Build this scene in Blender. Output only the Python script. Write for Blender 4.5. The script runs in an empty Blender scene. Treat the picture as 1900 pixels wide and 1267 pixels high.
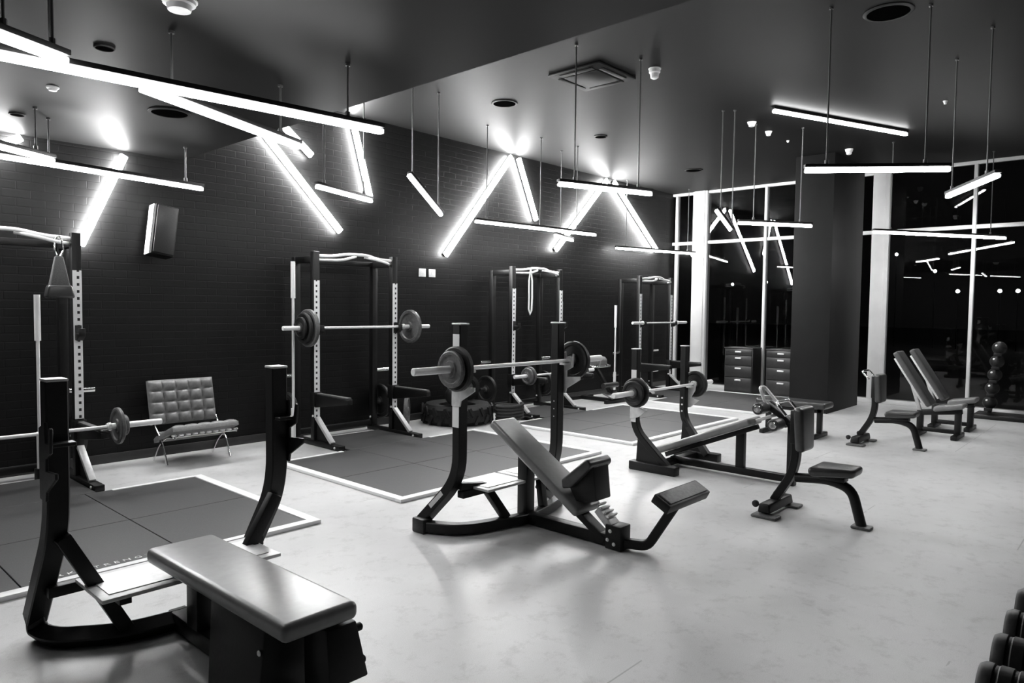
import bpy, bmesh, math, random
from mathutils import Vector, Matrix
random.seed(4)
sc = bpy.context.scene
COL = sc.collection
V = Vector
PI = math.pi

# ------------------------------------------------------------------ camera
cam_d = bpy.data.cameras.new('camera')
cam = bpy.data.objects.new('camera', cam_d)
COL.objects.link(cam)
yaw, pitch, roll = math.radians(47.557), math.radians(-2.7117), math.radians(0.6401)
fw = V((math.sin(yaw)*math.cos(pitch), math.cos(yaw)*math.cos(pitch), math.sin(pitch)))
rt = V((math.cos(yaw), -math.sin(yaw), 0))
up = rt.cross(fw)
r2 = rt*math.cos(roll)+up*math.sin(roll)
u2 = r2.cross(fw)
cam.matrix_world = Matrix(((r2.x, u2.x, -fw.x, 0), (r2.y, u2.y, -fw.y, 0), (r2.z, u2.z, -fw.z, 1.55), (0, 0, 0, 1)))
cam_d.sensor_width = 36.0
cam_d.lens = 36.0*1313.3/1900.0
cam_d.clip_start = 0.02
sc.camera = cam

# ------------------------------------------------------------------ night sky, view
world = bpy.data.worlds.new('night')
sc.world = world
world.use_nodes = True
world.node_tree.nodes['Background'].inputs[0].default_value = (0.004, 0.004, 0.004, 1)
world.node_tree.nodes['Background'].inputs[1].default_value = 0.5
sc.view_settings.view_transform = 'Standard'
sc.view_settings.look = 'None'
sc.view_settings.gamma = 1
sc.view_settings.use_curve_mapping = False
sc.view_settings.exposure = 0.0
TUBE = 64.0          # radiance of the hung tubes
WALL_TUBE = 165.0     # radiance of the tubes on the brick wall

# ------------------------------------------------------------------ materials
def mat(name, v, rough=0.5, metal=0.0, spec=0.5, coat=0.0):
    m = bpy.data.materials.new(name)
    m.use_nodes = True
    b = m.node_tree.nodes['Principled BSDF']
    b.inputs['Base Color'].default_value = (v, v, v, 1)
    b.inputs['Roughness'].default_value = rough
    b.inputs['Metallic'].default_value = metal
    b.inputs['Specular IOR Level'].default_value = spec
    b.inputs['Coat Weight'].default_value = coat
    return m
def nd(m, t, **kw):
    n = m.node_tree.nodes.new(t)
    for k, v in kw.items(): setattr(n, k, v)
    return n
def ln(m, a, b): m.node_tree.links.new(a, b)
def bsdf(m): return m.node_tree.nodes['Principled BSDF']
def noisy(m, scale, lo, hi, bump=0.0, rlo=None, rhi=None, detail=6.0, coord='Object'):
    tc = nd(m, 'ShaderNodeTexCoord')
    n = nd(m, 'ShaderNodeTexNoise')
    n.inputs['Scale'].default_value = scale
    n.inputs['Detail'].default_value = detail
    ln(m, tc.outputs[coord], n.inputs['Vector'])
    r = nd(m, 'ShaderNodeValToRGB')
    r.color_ramp.elements[0].position = 0.3; r.color_ramp.elements[1].position = 0.7
    r.color_ramp.elements[0].color = (lo, lo, lo, 1); r.color_ramp.elements[1].color = (hi, hi, hi, 1)
    ln(m, n.outputs['Fac'], r.inputs['Fac'])
    ln(m, r.outputs['Color'], bsdf(m).inputs['Base Color'])
    if rlo is not None:
        mr = nd(m, 'ShaderNodeMapRange')
        mr.inputs['To Min'].default_value = rlo; mr.inputs['To Max'].default_value = rhi
        ln(m, n.outputs['Fac'], mr.inputs['Value']); ln(m, mr.outputs['Result'], bsdf(m).inputs['Roughness'])
    if bump:
        bp = nd(m, 'ShaderNodeBump'); bp.inputs['Strength'].default_value = bump; bp.inputs['Distance'].default_value = 0.01
        ln(m, n.outputs['Fac'], bp.inputs['Height']); ln(m, bp.outputs['Normal'], bsdf(m).inputs['Normal'])
    return m
def emis(name, v, s):
    m = bpy.data.materials.new(name); m.use_nodes = True
    b = bsdf(m)
    b.inputs['Base Color'].default_value = (v, v, v, 1)
    b.inputs['Emission Color'].default_value = (1, 1, 1, 1)
    b.inputs['Emission Strength'].default_value = s
    return m

M = {}
M['steel'] = noisy(mat('black_powder_coat', .005, .42, 0, .35), 60, .003, .006, 0.03, .36, .5)
M['steel_matte'] = mat('black_matte_steel', .005, .55, 0, .3)
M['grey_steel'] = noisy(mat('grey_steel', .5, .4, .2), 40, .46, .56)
M['plate_steel'] = noisy(mat('pale_tread_steel', .7, .42, .2), 30, .62, .76)
M['chrome'] = mat('chrome', .85, .16, 1.0)
M['satin'] = mat('satin_steel', .92, .4, .15)
M['bright'] = mat('bright_zinc', .9, .3, .3)
M['rubber'] = noisy(mat('black_rubber', .012, .5, 0, .4), 80, .008, .016, 0.05)
M['iron'] = noisy(mat('grey_cast_iron', .1, .42), 50, .07, .13)
M['white_paint'] = noisy(mat('white_paint', .8, .45), 3, .76, .84)
M['white_plastic'] = mat('white_plastic', .9, .35)
M['black_plastic'] = mat('black_plastic', .008, .5, 0, .2)
M['pad'] = noisy(mat('dark_grey_vinyl', .18, .34, 0, .8), 25, .165, .195, 0.02)
M['pad_mid'] = noisy(mat('charcoal_vinyl', .07, .38, 0, .6), 25, .06, .08, 0.02)
M['pad_dark'] = noisy(mat('black_vinyl', .025, .34, 0, .8), 25, .02, .032, 0.02)
M['leather'] = noisy(mat('grey_leather', .17, .42, 0, .5), 40, .14, .2, 0.05)
M['fabric'] = noisy(mat('grey_webbing', .09, .7), 120, .07, .11, 0.1)
M['diffuser'] = emis('lit_diffuser', .9, TUBE)
M['dim_diffuser'] = emis('lit_diffuser_dimmed', .9, TUBE*.45)
M['full_diffuser'] = emis('lit_diffuser_full', .9, TUBE*1.6)
M['wall_diffuser'] = emis('lit_wall_diffuser', .9, WALL_TUBE)
M['lamp_far'] = emis('street_lamp_glow', .9, 30.0)
M['border'] = mat('white_platform_edge', .86, .4)
M['cab'] = noisy(mat('black_lacquered_steel', .03, .35), 20, .025, .035)
M['grille'] = mat('matte_black_mesh', .002, .9, 0, 0)
M['cable'] = mat('dark_grey_rod', .10, .4, .2)
M['tyre'] = noisy(mat('tyre_rubber', .01, .6, 0, .3), 30, .007, .014, 0.1)
M['rope'] = noisy(mat('dark_rope', .03, .8), 150, .02, .05, 0.2)
M['outside'] = mat('night_ground', .02, .9)
M['mast'] = mat('lamp_post_paint', .006, .7, 0, .1)
M['label'] = mat('pale_sticker', .6, .5)

# floor: pale grey poured rubber with scuffs and flecks
m = mat('grey_gym_floor', .5, .42, 0, .5); M['floor'] = m
tc = nd(m, 'ShaderNodeTexCoord')
n1 = nd(m, 'ShaderNodeTexNoise'); n1.inputs['Scale'].default_value = .9; n1.inputs['Detail'].default_value = 7; n1.inputs['Roughness'].default_value = .6
n2 = nd(m, 'ShaderNodeTexNoise'); n2.inputs['Scale'].default_value = 260; n2.inputs['Detail'].default_value = 2
n3 = nd(m, 'ShaderNodeTexNoise'); n3.inputs['Scale'].default_value = 7; n3.inputs['Detail'].default_value = 8; n3.inputs['Roughness'].default_value = .75
for n in (n1, n2, n3): ln(m, tc.outputs['Object'], n.inputs['Vector'])
rp = nd(m, 'ShaderNodeValToRGB'); rp.color_ramp.elements[0].position = .32; rp.color_ramp.elements[1].position = .72
rp.color_ramp.elements[0].color = (.45, .45, .45, 1); rp.color_ramp.elements[1].color = (.60, .60, .60, 1)
ln(m, n1.outputs['Fac'], rp.inputs['Fac'])
rs = nd(m, 'ShaderNodeValToRGB'); rs.color_ramp.elements[0].position = .34; rs.color_ramp.elements[1].position = .48
rs.color_ramp.elements[0].color = (.80, .80, .80, 1); rs.color_ramp.elements[1].color = (1, 1, 1, 1)
ln(m, n3.outputs['Fac'], rs.inputs['Fac'])
mx = nd(m, 'ShaderNodeMix', data_type='RGBA', blend_type='MULTIPLY'); mx.inputs['Factor'].default_value = 1
ln(m, rp.outputs['Color'], mx.inputs[6]); ln(m, rs.outputs['Color'], mx.inputs[7])
rf = nd(m, 'ShaderNodeMapRange'); rf.inputs['From Min'].default_value = .35; rf.inputs['From Max'].default_value = .65
rf.inputs['To Min'].default_value = .9; rf.inputs['To Max'].default_value = 1.06
ln(m, n2.outputs['Fac'], rf.inputs['Value'])
mx2 = nd(m, 'ShaderNodeMix', data_type='RGBA', blend_type='MULTIPLY'); mx2.inputs['Factor'].default_value = 1
ln(m, mx.outputs[2], mx2.inputs[6]); ln(m, rf.outputs['Result'], mx2.inputs[7])
# sheet seams running along the room, one metre apart, open only here and there
sy = nd(m, 'ShaderNodeSeparateXYZ'); ln(m, tc.outputs['Object'], sy.inputs[0])
sa = nd(m, 'ShaderNodeMath', operation='ADD'); sa.inputs[1].default_value = 10-.13; ln(m, sy.outputs[1], sa.inputs[0])
sf = nd(m, 'ShaderNodeMath', operation='FRACT'); ln(m, sa.outputs[0], sf.inputs[0])
scm = nd(m, 'ShaderNodeMath', operation='COMPARE'); scm.inputs[1].default_value = .5; scm.inputs[2].default_value = .004; ln(m, sf.outputs[0], scm.inputs[0])
sn = nd(m, 'ShaderNodeMath', operation='GREATER_THAN'); sn.inputs[1].default_value = .57; ln(m, n1.outputs['Fac'], sn.inputs[0])
sm = nd(m, 'ShaderNodeMath', operation='MULTIPLY'); ln(m, scm.outputs[0], sm.inputs[0]); ln(m, sn.outputs[0], sm.inputs[1])
mx3 = nd(m, 'ShaderNodeMix', data_type='RGBA'); ln(m, sm.outputs[0], mx3.inputs['Factor'])
ln(m, mx2.outputs[2], mx3.inputs[6]); mx3.inputs[7].default_value = (.36, .36, .36, 1)
ln(m, mx3.outputs[2], bsdf(m).inputs['Base Color'])
rr = nd(m, 'ShaderNodeMapRange'); rr.inputs['To Min'].default_value = .30; rr.inputs['To Max'].default_value = .55
ln(m, n1.outputs['Fac'], rr.inputs['Value']); ln(m, rr.outputs['Result'], bsdf(m).inputs['Roughness'])
bp = nd(m, 'ShaderNodeBump'); bp.inputs['Strength'].default_value = .08; bp.inputs['Distance'].default_value = .004
ln(m, n2.outputs['Fac'], bp.inputs['Height']); ln(m, bp.outputs['Normal'], bsdf(m).inputs['Normal'])

# platform mat
M['mat'] = noisy(mat('dark_rubber_mat', .045, .5, 0, .35), 200, .036, .06, 0.05)

# painted brick wall
def brick_mat(name, v, horiz):
    m = mat(name, v, .5, 0, .2)
    tc = nd(m, 'ShaderNodeTexCoord'); sp = nd(m, 'ShaderNodeSeparateXYZ'); cb = nd(m, 'ShaderNodeCombineXYZ')
    ln(m, tc.outputs['Object'], sp.inputs[0])
    ln(m, sp.outputs[horiz], cb.inputs[0]); ln(m, sp.outputs[2], cb.inputs[1])
    br = nd(m, 'ShaderNodeTexBrick')
    br.inputs['Scale'].default_value = 1.0; br.inputs['Brick Width'].default_value = .225; br.inputs['Row Height'].default_value = .075
    br.inputs['Mortar Size'].default_value = .006; br.inputs['Mortar Smooth'].default_value = .4
    br.inputs['Color1'].default_value = (v, v, v, 1); br.inputs['Color2'].default_value = (v*1.25, v*1.25, v*1.25, 1)
    br.inputs['Mortar'].default_value = (v*.75, v*.75, v*.75, 1)
    ln(m, cb.outputs[0], br.inputs['Vector'])
    ln(m, br.outputs['Color'], bsdf(m).inputs['Base Color'])
    nz = nd(m, 'ShaderNodeTexNoise'); nz.inputs['Scale'].default_value = 18; nz.inputs['Detail'].default_value = 5
    ln(m, tc.outputs['Object'], nz.inputs['Vector'])
    ma = nd(m, 'ShaderNodeMath', operation='MULTIPLY_ADD'); ma.inputs[1].default_value = -1.0
    ln(m, br.outputs['Fac'], ma.inputs[0])
    mb = nd(m, 'ShaderNodeMath', operation='MULTIPLY'); mb.inputs[1].default_value = .35
    ln(m, nz.outputs['Fac'], mb.inputs[0]); ln(m, mb.outputs[0], ma.inputs[2])
    bp = nd(m, 'ShaderNodeBump'); bp.inputs['Strength'].default_value = .3; bp.inputs['Distance'].default_value = .006
    ln(m, ma.outputs[0], bp.inputs['Height']); ln(m, bp.outputs['Normal'], bsdf(m).inputs['Normal'])
    return m
M['brick'] = brick_mat('black_painted_brick', .0075, 0)
M['wall'] = noisy(mat('black_wall_paint', .03, .5), 6, .026, .034)
M['pillar'] = noisy(mat('charcoal_plaster', .008, .6, 0, .2), 5, .007, .009)
def satin(m, rough, k):
    """dull paint with a faint even sheen"""
    out = [n for n in m.node_tree.nodes if n.type == 'OUTPUT_MATERIAL'][0]
    g = nd(m, 'ShaderNodeBsdfGlossy'); g.inputs['Roughness'].default_value = rough; g.inputs['Color'].default_value = (.9, .9, .9, 1)
    x = nd(m, 'ShaderNodeMixShader'); x.inputs[0].default_value = k
    ln(m, bsdf(m).outputs[0], x.inputs[1]); ln(m, g.outputs[0], x.inputs[2]); ln(m, x.outputs[0], out.inputs['Surface'])
    return m
M['ceiling'] = satin(noisy(mat('grey_satin_ceiling', .006, .6, 0, 0), 1.3, .005, .007, 0.03), .46, .05)
M['low_ceiling'] = satin(noisy(mat('dark_satin_ceiling', .006, .6, 0, 0), 1.3, .005, .007, 0.03), .46, .055)

# white strip with two rows of index holes, real pitch of 5 cm
def strip_mat():
    m = mat('white_index_strip', .92, .4)
    tc = nd(m, 'ShaderNodeTexCoord'); sp = nd(m, 'ShaderNodeSeparateXYZ'); ln(m, tc.outputs['Object'], sp.inputs[0])
    fz = nd(m, 'ShaderNodeMath', operation='FRACT'); dv = nd(m, 'ShaderNodeMath', operation='DIVIDE'); dv.inputs[1].default_value = .06
    ln(m, sp.outputs[2], dv.inputs[0]); ln(m, dv.outputs[0], fz.inputs[0])
    a = nd(m, 'ShaderNodeMath', operation='COMPARE'); a.inputs[1].default_value = .5; a.inputs[2].default_value = .2
    ln(m, fz.outputs[0], a.inputs[0])
    ab = nd(m, 'ShaderNodeMath', operation='ABSOLUTE'); ln(m, sp.outputs[0], ab.inputs[0])
    sb = nd(m, 'ShaderNodeMath', operation='SUBTRACT'); sb.inputs[1].default_value = .54; ln(m, ab.outputs[0], sb.inputs[0])
    c = nd(m, 'ShaderNodeMath', operation='COMPARE'); c.inputs[1].default_value = 0.006; c.inputs[2].default_value = .010
    ln(m, sb.outputs[0], c.inputs[0])
    mu = nd(m, 'ShaderNodeMath', operation='MULTIPLY'); ln(m, a.outputs[0], mu.inputs[0]); ln(m, c.outputs[0], mu.inputs[1])
    mx = nd(m, 'ShaderNodeMix', data_type='RGBA'); ln(m, mu.outputs[0], mx.inputs['Factor'])
    mx.inputs[6].default_value = (.92, .92, .92, 1); mx.inputs[7].default_value = (.01, .01, .01, 1)
    ln(m, mx.outputs[2], bsdf(m).inputs['Base Color'])
    return m
M['strip'] = strip_mat()

# window glass
m = bpy.data.materials.new('window_glass'); m.use_nodes = True; M['glass'] = m
nt = m.node_tree
for n in list(nt.nodes):
    if n.type != 'OUTPUT_MATERIAL': nt.nodes.remove(n)
out = [n for n in nt.nodes if n.type == 'OUTPUT_MATERIAL'][0]
tr = nd(m, 'ShaderNodeBsdfTransparent'); tr.inputs[0].default_value = (.7, .7, .7, 1)
gl = nd(m, 'ShaderNodeBsdfGlossy'); gl.inputs['Roughness'].default_value = 0.0
fr = nd(m, 'ShaderNodeFresnel'); fr.inputs['IOR'].default_value = 1.5
mxs = nd(m, 'ShaderNodeMixShader')
ln(m, fr.outputs[0], mxs.inputs[0]); ln(m, tr.outputs[0], mxs.inputs[1]); ln(m, gl.outputs[0], mxs.inputs[2])
ln(m, mxs.outputs[0], out.inputs['Surface'])

# ------------------------------------------------------------------ mesh helpers
def hexa(bm, p, bev=0.0, seg=2):
    """p: 8 corners, bottom loop 0-3 then top loop 4-7 (same order)"""
    vs = [bm.verts.new(V(q)) for q in p]
    fs = [(3, 2, 1, 0), (4, 5, 6, 7), (0, 1, 5, 4), (1, 2, 6, 5), (2, 3, 7, 6), (3, 0, 4, 7)]
    faces = [bm.faces.new([vs[i] for i in f]) for f in fs]
    bmesh.ops.recalc_face_normals(bm, faces=faces)
    if bev > 0:
        es = list({e for f in faces for e in f.edges})
        bmesh.ops.bevel(bm, geom=es, offset=bev, segments=seg, profile=.5, affect='EDGES', clamp_overlap=True)
    return vs
def box(bm, c, s, bev=0.0, seg=2, rot=None):
    c = V(c); h = V(s)/2
    pts = []
    for z in (-1, 1):
        for x, y in ((-1, -1), (1, -1), (1, 1), (-1, 1)):
            q = V((x*h.x, y*h.y, z*h.z))
            if rot is not None: q = rot @ q
            pts.append(c+q)
    hexa(bm, pts, bev, seg)
def bb(bm, x0, x1, y0, y1, z0, z1, bev=0.0, seg=2):
    box(bm, ((x0+x1)/2, (y0+y1)/2, (z0+z1)/2), (abs(x1-x0), abs(y1-y0), abs(z1-z0)), bev, seg)
def beam(bm, p0, p1, w, h, upv=(0, 0, 1), bev=0.004, seg=2):
    """straight rectangular bar; w is measured across upv, h along it"""
    p0 = V(p0); p1 = V(p1); t = (p1-p0).normalized(); u = V(upv)
    s = t.cross(u)
    if s.length < 1e-4: s = t.cross(V((0, 1, 0)))
    s.normalize(); u = s.cross(t).normalized()
    pts = []
    for q in (p0, p1):
        for a, b in ((-1, -1), (1, -1), (1, 1), (-1, 1)):
            pts.append(q+s*(a*w/2)+u*(b*h/2))
    hexa(bm, pts, bev, seg)
def cyl(bm, p0, p1, r, seg=20, r1=None):
    p0 = V(p0); p1 = V(p1)
    lathe(bm, [(0, 0), (0, r), ((p1-p0).length, r if r1 is None else r1), ((p1-p0).length, 0)], p0, p1-p0, seg)
def lathe(bm, prof, o, axis, seg=28, closed=False):
    """prof: list of (distance along axis, radius)"""
    o = V(o); a = V(axis).normalized()
    s = a.orthogonal().normalized(); t = a.cross(s)
    rings = []
    for d, r in prof:
        if r < 1e-6:
            rings.append([bm.verts.new(o+a*d)])
        else:
            rings.append([bm.verts.new(o+a*d+(s*math.cos(2*PI*i/seg)+t*math.sin(2*PI*i/seg))*r) for i in range(seg)])
    faces = []
    prs = list(zip(rings[:-1], rings[1:]))
    if closed: prs.append((rings[-1], rings[0]))
    for A, B in prs:
        for i in range(seg):
            j = (i+1) % seg
            if len(A) == 1 and len(B) == 1: continue
            if len(A) == 1: f = [A[0], B[i], B[j]]
            elif len(B) == 1: f = [A[i], B[0], A[j]]
            else: f = [A[i], B[i], B[j], A[j]]
            faces.append(bm.faces.new(f))
    bmesh.ops.recalc_face_normals(bm, faces=faces)
def fillet(pts, r, n=6):
    pts = [V(p) for p in pts]
    if r <= 0 or len(pts) < 3: return pts
    out = [pts[0]]
    for i in range(1, len(pts)-1):
        a, b, c = pts[i-1], pts[i], pts[i+1]
        d0 = (a-b); d1 = (c-b)
        rr = min(r, d0.length*.45, d1.length*.45)
        p0 = b+d0.normalized()*rr; p1 = b+d1.normalized()*rr
        for k in range(n+1):
            t = k/n
            out.append(p0*(1-t)**2+b*(2*t*(1-t))+p1*t*t)
    out.append(pts[-1])
    return out
def sweep(bm, pts, prof, ref=(0, 0, 1), closed=False):
    """prof: list of 2-D offsets; rotation minimising frame"""
    pts = [V(p) for p in pts]; n = len(pts)
    rings = []; u = V(ref)
    for i in range(n):
        if closed: t = (pts[(i+1) % n]-pts[i-1]).normalized()
        else: t = (pts[min(i+1, n-1)]-pts[max(i-1, 0)]).normalized()
        u = u-t*u.dot(t)
        if u.length < 1e-5: u = t.orthogonal()
        u.normalize(); s = t.cross(u)
        rings.append([bm.verts.new(pts[i]+s*a+u*b) for a, b in prof])
    faces = []; k = len(prof)
    prs = list(zip(rings[:-1], rings[1:]))
    if closed: prs.append((rings[-1], rings[0]))
    for A, B in prs:
        for i in range(k):
            j = (i+1) % k
            faces.append(bm.faces.new([A[i], A[j], B[j], B[i]]))
    if not closed:
        faces.append(bm.faces.new(rings[0])); faces.append(bm.faces.new(list(reversed(rings[-1]))))
    bmesh.ops.recalc_face_normals(bm, faces=faces)
def rect_prof(w, h, c=0.006):
    w /= 2; h /= 2
    return [(-w+c, -h), (w-c, -h), (w, -h+c), (w, h-c), (w-c, h), (-w+c, h), (-w, h-c), (-w, -h+c)]
def round_prof(r, n=14): return [(r*math.cos(2*PI*i/n), r*math.sin(2*PI*i/n)) for i in range(n)]
def tube(bm, pts, r, fil=0.0, n=14, ref=(0, 0, 1)): sweep(bm, fillet(pts, fil), round_prof(r, n), ref)
def sqtube(bm, pts, w, h, fil=0.0, ref=(0, 0, 1)): sweep(bm, fillet(pts, fil, 7), rect_prof(w, h), ref)
def ball(bm, c, r, u=20, v=12):
    prof = [(-r*math.cos(PI*i/v)+r, r*math.sin(PI*i/v)) for i in range(v+1)]
    lathe(bm, prof, V(c)-V((0, 0, r)), (0, 0, 1), u)
def prism_x(bm, yz, x0, x1, bev=0.0, seg=2):
    """a closed outline in the Y-Z plane, extruded from x0 to x1"""
    A = [bm.verts.new((x0, y, z)) for y, z in yz]; B = [bm.verts.new((x1, y, z)) for y, z in yz]
    n = len(yz)
    fs = [bm.faces.new(A), bm.faces.new(list(reversed(B)))]
    for i in range(n):
        j = (i+1) % n
        fs.append(bm.faces.new([A[j], A[i], B[i], B[j]]))
    bmesh.ops.recalc_face_normals(bm, faces=fs)
    if bev > 0:
        bmesh.ops.bevel(bm, geom=list({e for f in fs for e in f.edges}), offset=bev, segments=seg, profile=.5, affect='EDGES', clamp_overlap=True)

# ------------------------------------------------------------------ object helpers
class B:
    """collects shapes, then links them as ONE mesh object"""
    def __init__(self): self.bm = bmesh.new()
def obj(name, bm, mt, parent=None, sharp=35, label=None):
    me = bpy.data.meshes.new(name)
    bm.to_mesh(me); bm.free()
    for p in me.polygons: p.use_smooth = True
    me.set_sharp_from_angle(angle=math.radians(sharp))
    me.materials.append(M[mt] if isinstance(mt, str) else mt)
    o = bpy.data.objects.new(name, me); COL.objects.link(o)
    if parent is not None: o.parent = parent
    if label: o['label'] = label
    return o
def tag(o, label, cat, group=None):
    o['label'] = label; o['category'] = cat
    if group: o['group'] = group
    return o
def thing(name, label, cat, loc=(0, 0, 0), rot=(0, 0, 0), group=None):
    o = bpy.data.objects.new(name, None); COL.objects.link(o)
    o.location = loc; o.rotation_euler = rot
    o.empty_display_size = .1
    return tag(o, label, cat, group)
def struct(name, bm, mt, sharp=35):
    o = obj(name, bm, mt, None, sharp); o['kind'] = 'structure'; return o
def kids(o): return [c for c in COL.objects if c.parent == o]
def dup(root, loc, label, rot=None, group=None):
    r = root.copy(); COL.objects.link(r); r.location = loc; r['label'] = label
    if rot is not None: r.rotation_euler = rot
    if group: r['group'] = group
    for ch in kids(root):
        c = ch.copy(); COL.objects.link(c); c.parent = r
        for g in kids(ch):
            d = g.copy(); COL.objects.link(d); d.parent = c
    return r
def nb(): return bmesh.new()

# ================================================================== THE ROOM
X0, X1, Y0, Y1 = -3.5, 13.1, -4.5, 7.5       # left end, window wall, wall behind the viewer, brick wall
HI, LO, XL = 3.92, 3.03, 3.0                 # high ceiling, lowered ceiling and where it ends
bm = nb(); bb(bm, X0, X1, Y0, Y1, -.12, 0); struct('floor', bm, 'floor')
bm = nb(); bb(bm, XL+.12, X1+.25, Y0, Y1, HI, HI+.15); struct('ceiling', bm, 'ceiling')
bm = nb(); bb(bm, X0, XL, Y0, Y1, LO, LO+.12); bb(bm, XL, XL+.12, Y0, Y1, LO, HI+.15); struct('ceiling_lowered', bm, 'low_ceiling')
bm = nb(); bb(bm, X0, X1+.25, Y1, Y1+.2, -.12, HI+.15); struct('wall_back', bm, 'brick')
bm = nb(); bb(bm, X0-.2, X0, Y0, Y1, -.12, HI+.15); struct('wall_left', bm, 'wall')
bm = nb(); bb(bm, X0-.2, X1+.25, Y0-.2, Y0, -.12, HI+.15); struct('wall_front', bm, 'wall')
bm = nb(); bb(bm, X0, X1-.14, Y1-.02, Y1, 0, .09, .004); struct('baseboard_back', bm, 'wall')
# window wall
bm = nb(); bb(bm, X1-.06, X1+.14, Y0, Y1, 0, .07, .004); struct('trim_1', bm, 'white_paint')          # pale sill along the floor
bm = nb(); bb(bm, X1-.03, X1+.05, Y0, Y1, 2.87, 2.93, .004); struct('trim_2', bm, 'white_paint')      # transom
bm = nb(); bb(bm, X1-.03, X1+.05, Y0, Y1, HI-.05, HI, .004); struct('trim_3', bm, 'white_paint')      # head rail
mull = [7.40, 5.53, 2.20, -.9, -2.6]
cols = [(6.71, 7.02), (3.42, 3.67), (.3, .56), (-4.0, -3.7)]
edges = [Y0]
k = 4
for y in mull:
    bm = nb(); bb(bm, X1-.05, X1+.06, y-.024, y+.024, .07, HI-.05, .004); struct('trim_%d' % k, bm, 'white_paint'); k += 1
for a, b in cols:
    bm = nb(); bb(bm, X1-.07, X1+.10, a, b, .07, HI, .006)
    bb(bm, X1-.085, X1-.07, a+.05, b-.05, .07, HI, .003)
    struct('trim_%d' % k, bm, 'white_paint'); k += 1
cuts = sorted([Y0]+[y for y in mull]+[(a+b)/2 for a, b in cols]+[Y1])
for i, (a, b) in enumerate(zip(cuts[:-1], cuts[1:])):
    bm = nb()
    vs = [bm.verts.new(q) for q in ((X1, a, .07), (X1, b, .07), (X1, b, HI), (X1, a, HI))]
    bm.faces.new(vs); struct('window_%d' % (i+1), bm, 'glass')
# square pillar standing in front of the glass
bm = nb(); bb(bm, 11.08, 12.52, 3.66, 4.24, 0, HI, .006); struct('wall_pillar', bm, 'pillar')
# ground outside
bm = nb(); bb(bm, X1+.25, 90, -60, 70, -.4, -.2); struct('ground', bm, 'outside')

# ================================================================== TUBE LIGHTS
def tube_light(a, b, label, rods=None, wall=False, group=None, w=.042, ceil=None, em=None):
    """a, b: end points of the lit face's middle; rods: fractions along the tube where it hangs"""
    a = V(a); b = V(b); mid = (a+b)/2
    t = thing('tube_light', label, 'light', mid, group=group)
    la, lb = a-mid, b-mid
    d = (lb-la).normalized()
    if wall: back = V((0, 1, 0))
    else: back = V((0, 0, 1))
    back = (back-d*back.dot(d)).normalized()
    bm = nb()
    h = .03 if wall else .028
    if wall: beam(bm, la+back*.034-d*.004, lb+back*.034+d*.004, w*.7, .03, back, .004)
    else: beam(bm, la+back*(h/2+.022)-d*.004, lb+back*(h/2+.022)+d*.004, w+.012, h, back, .004)
    obj('housing', bm, 'steel_matte', t)
    bm = nb(); beam(bm, la, lb, w, .042 if wall else .030, back, .009, 3)
    obj('diffuser', bm, em or ('wall_diffuser' if wall else 'diffuser'), t, label='glowing white diffuser')
    for f in (rods or []):
        p = la+(lb-la)*f+back*.05
        gx = (mid+p).x
        top = (ceil if ceil else (LO if gx < XL else HI))-mid.z
        bm = nb(); cyl(bm, p, (p.x, p.y, top), .0065, 10)
        cyl(bm, (p.x, p.y, top-.015), (p.x, p.y, top), .016, 14)
        cyl(bm, p-V((0, 0, .02)), p+V((0, 0, .03)), .015, 10)
        obj('hanging_rod', bm, 'cable', t)
    return t
ZT = 2.66
GH = 'tubes hung on rods'; GW = 'tubes on the brick wall'
YW = 7.45
tube_light((1.05, 3.76, ZT), (-.15, 3.20, ZT), 'nearest hung tube with dark housing, cut by upper left picture edge', [.05, .22, .8], group=GH, em='dim_diffuser', w=.05)
tube_light((2.80, 3.70, ZT), (.78, 3.92, ZT), 'longest hung tube, crossing the upper left and ending near the lowered ceiling edge', [.12, .88], group=GH, em='dim_diffuser', w=.05)
tube_light((1.44, 3.93, ZT), (2.69, 4.51, ZT), 'hung tube that branches off the longest tube towards the brick wall', [.15, .85], group=GH, em='dim_diffuser', w=.05)
tube_light((3.06, 6.87, ZT), (.9, 6.50, ZT), 'hung tube above the rack at the left, crossing a slanting wall tube', [.08, .62], group=GH, em='dim_diffuser')
tube_light((1.70, 6.44, ZT), (.55, 5.72, ZT), 'hung tube with dark housing at the left edge, above the row over the first rack', [.12, .7], group=GH, em='dim_diffuser')
tube_light((2.56, YW, 2.98), (2.17, YW, 2.09), 'slanting wall tube above the black wall speaker', wall=True, group=GW, w=.07)
tube_light((1.72, YW, 3.00), (.75, YW, 2.35), 'slanting wall tube running off the left picture edge', wall=True, group=GW, w=.07)
tube_light((3.62, YW, 3.86), (5.01, YW, 2.46), 'long slanting wall tube ending above the first loaded rack', wall=True, group=GW, w=.07)
tube_light((3.88, YW-.02, 3.86), (4.60, YW-.02, 3.31), 'short slanting wall tube seen just beyond the lowered ceiling edge', wall=True, group=GW, w=.07)
tube_light((5.18, YW, 3.87), (5.45, YW, 2.92), 'steep wall tube meeting a short hung tube in a corner', wall=True, group=GW, w=.07)
tube_light((3.68, 5.86, ZT), (4.55, 6.20, ZT), 'short hung tube whose right end touches a steep wall tube', [.12, .85], group=GH)
tube_light((4.76, 5.84, 2.92), (5.36, 6.00, 2.58), 'tilted hung tube between the lowered ceiling and the tall wall V', [.07, .86], group=GH)
tube_light((8.09, YW, 3.87), (6.74, YW, 2.28), 'long left leg of the tall wall V above the light switches', wall=True, group=GW, w=.075)
tube_light((8.25, YW, 3.87), (8.69, YW, 2.96), 'short right leg of the tall wall V in the middle', wall=True, group=GW, w=.075)
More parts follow.
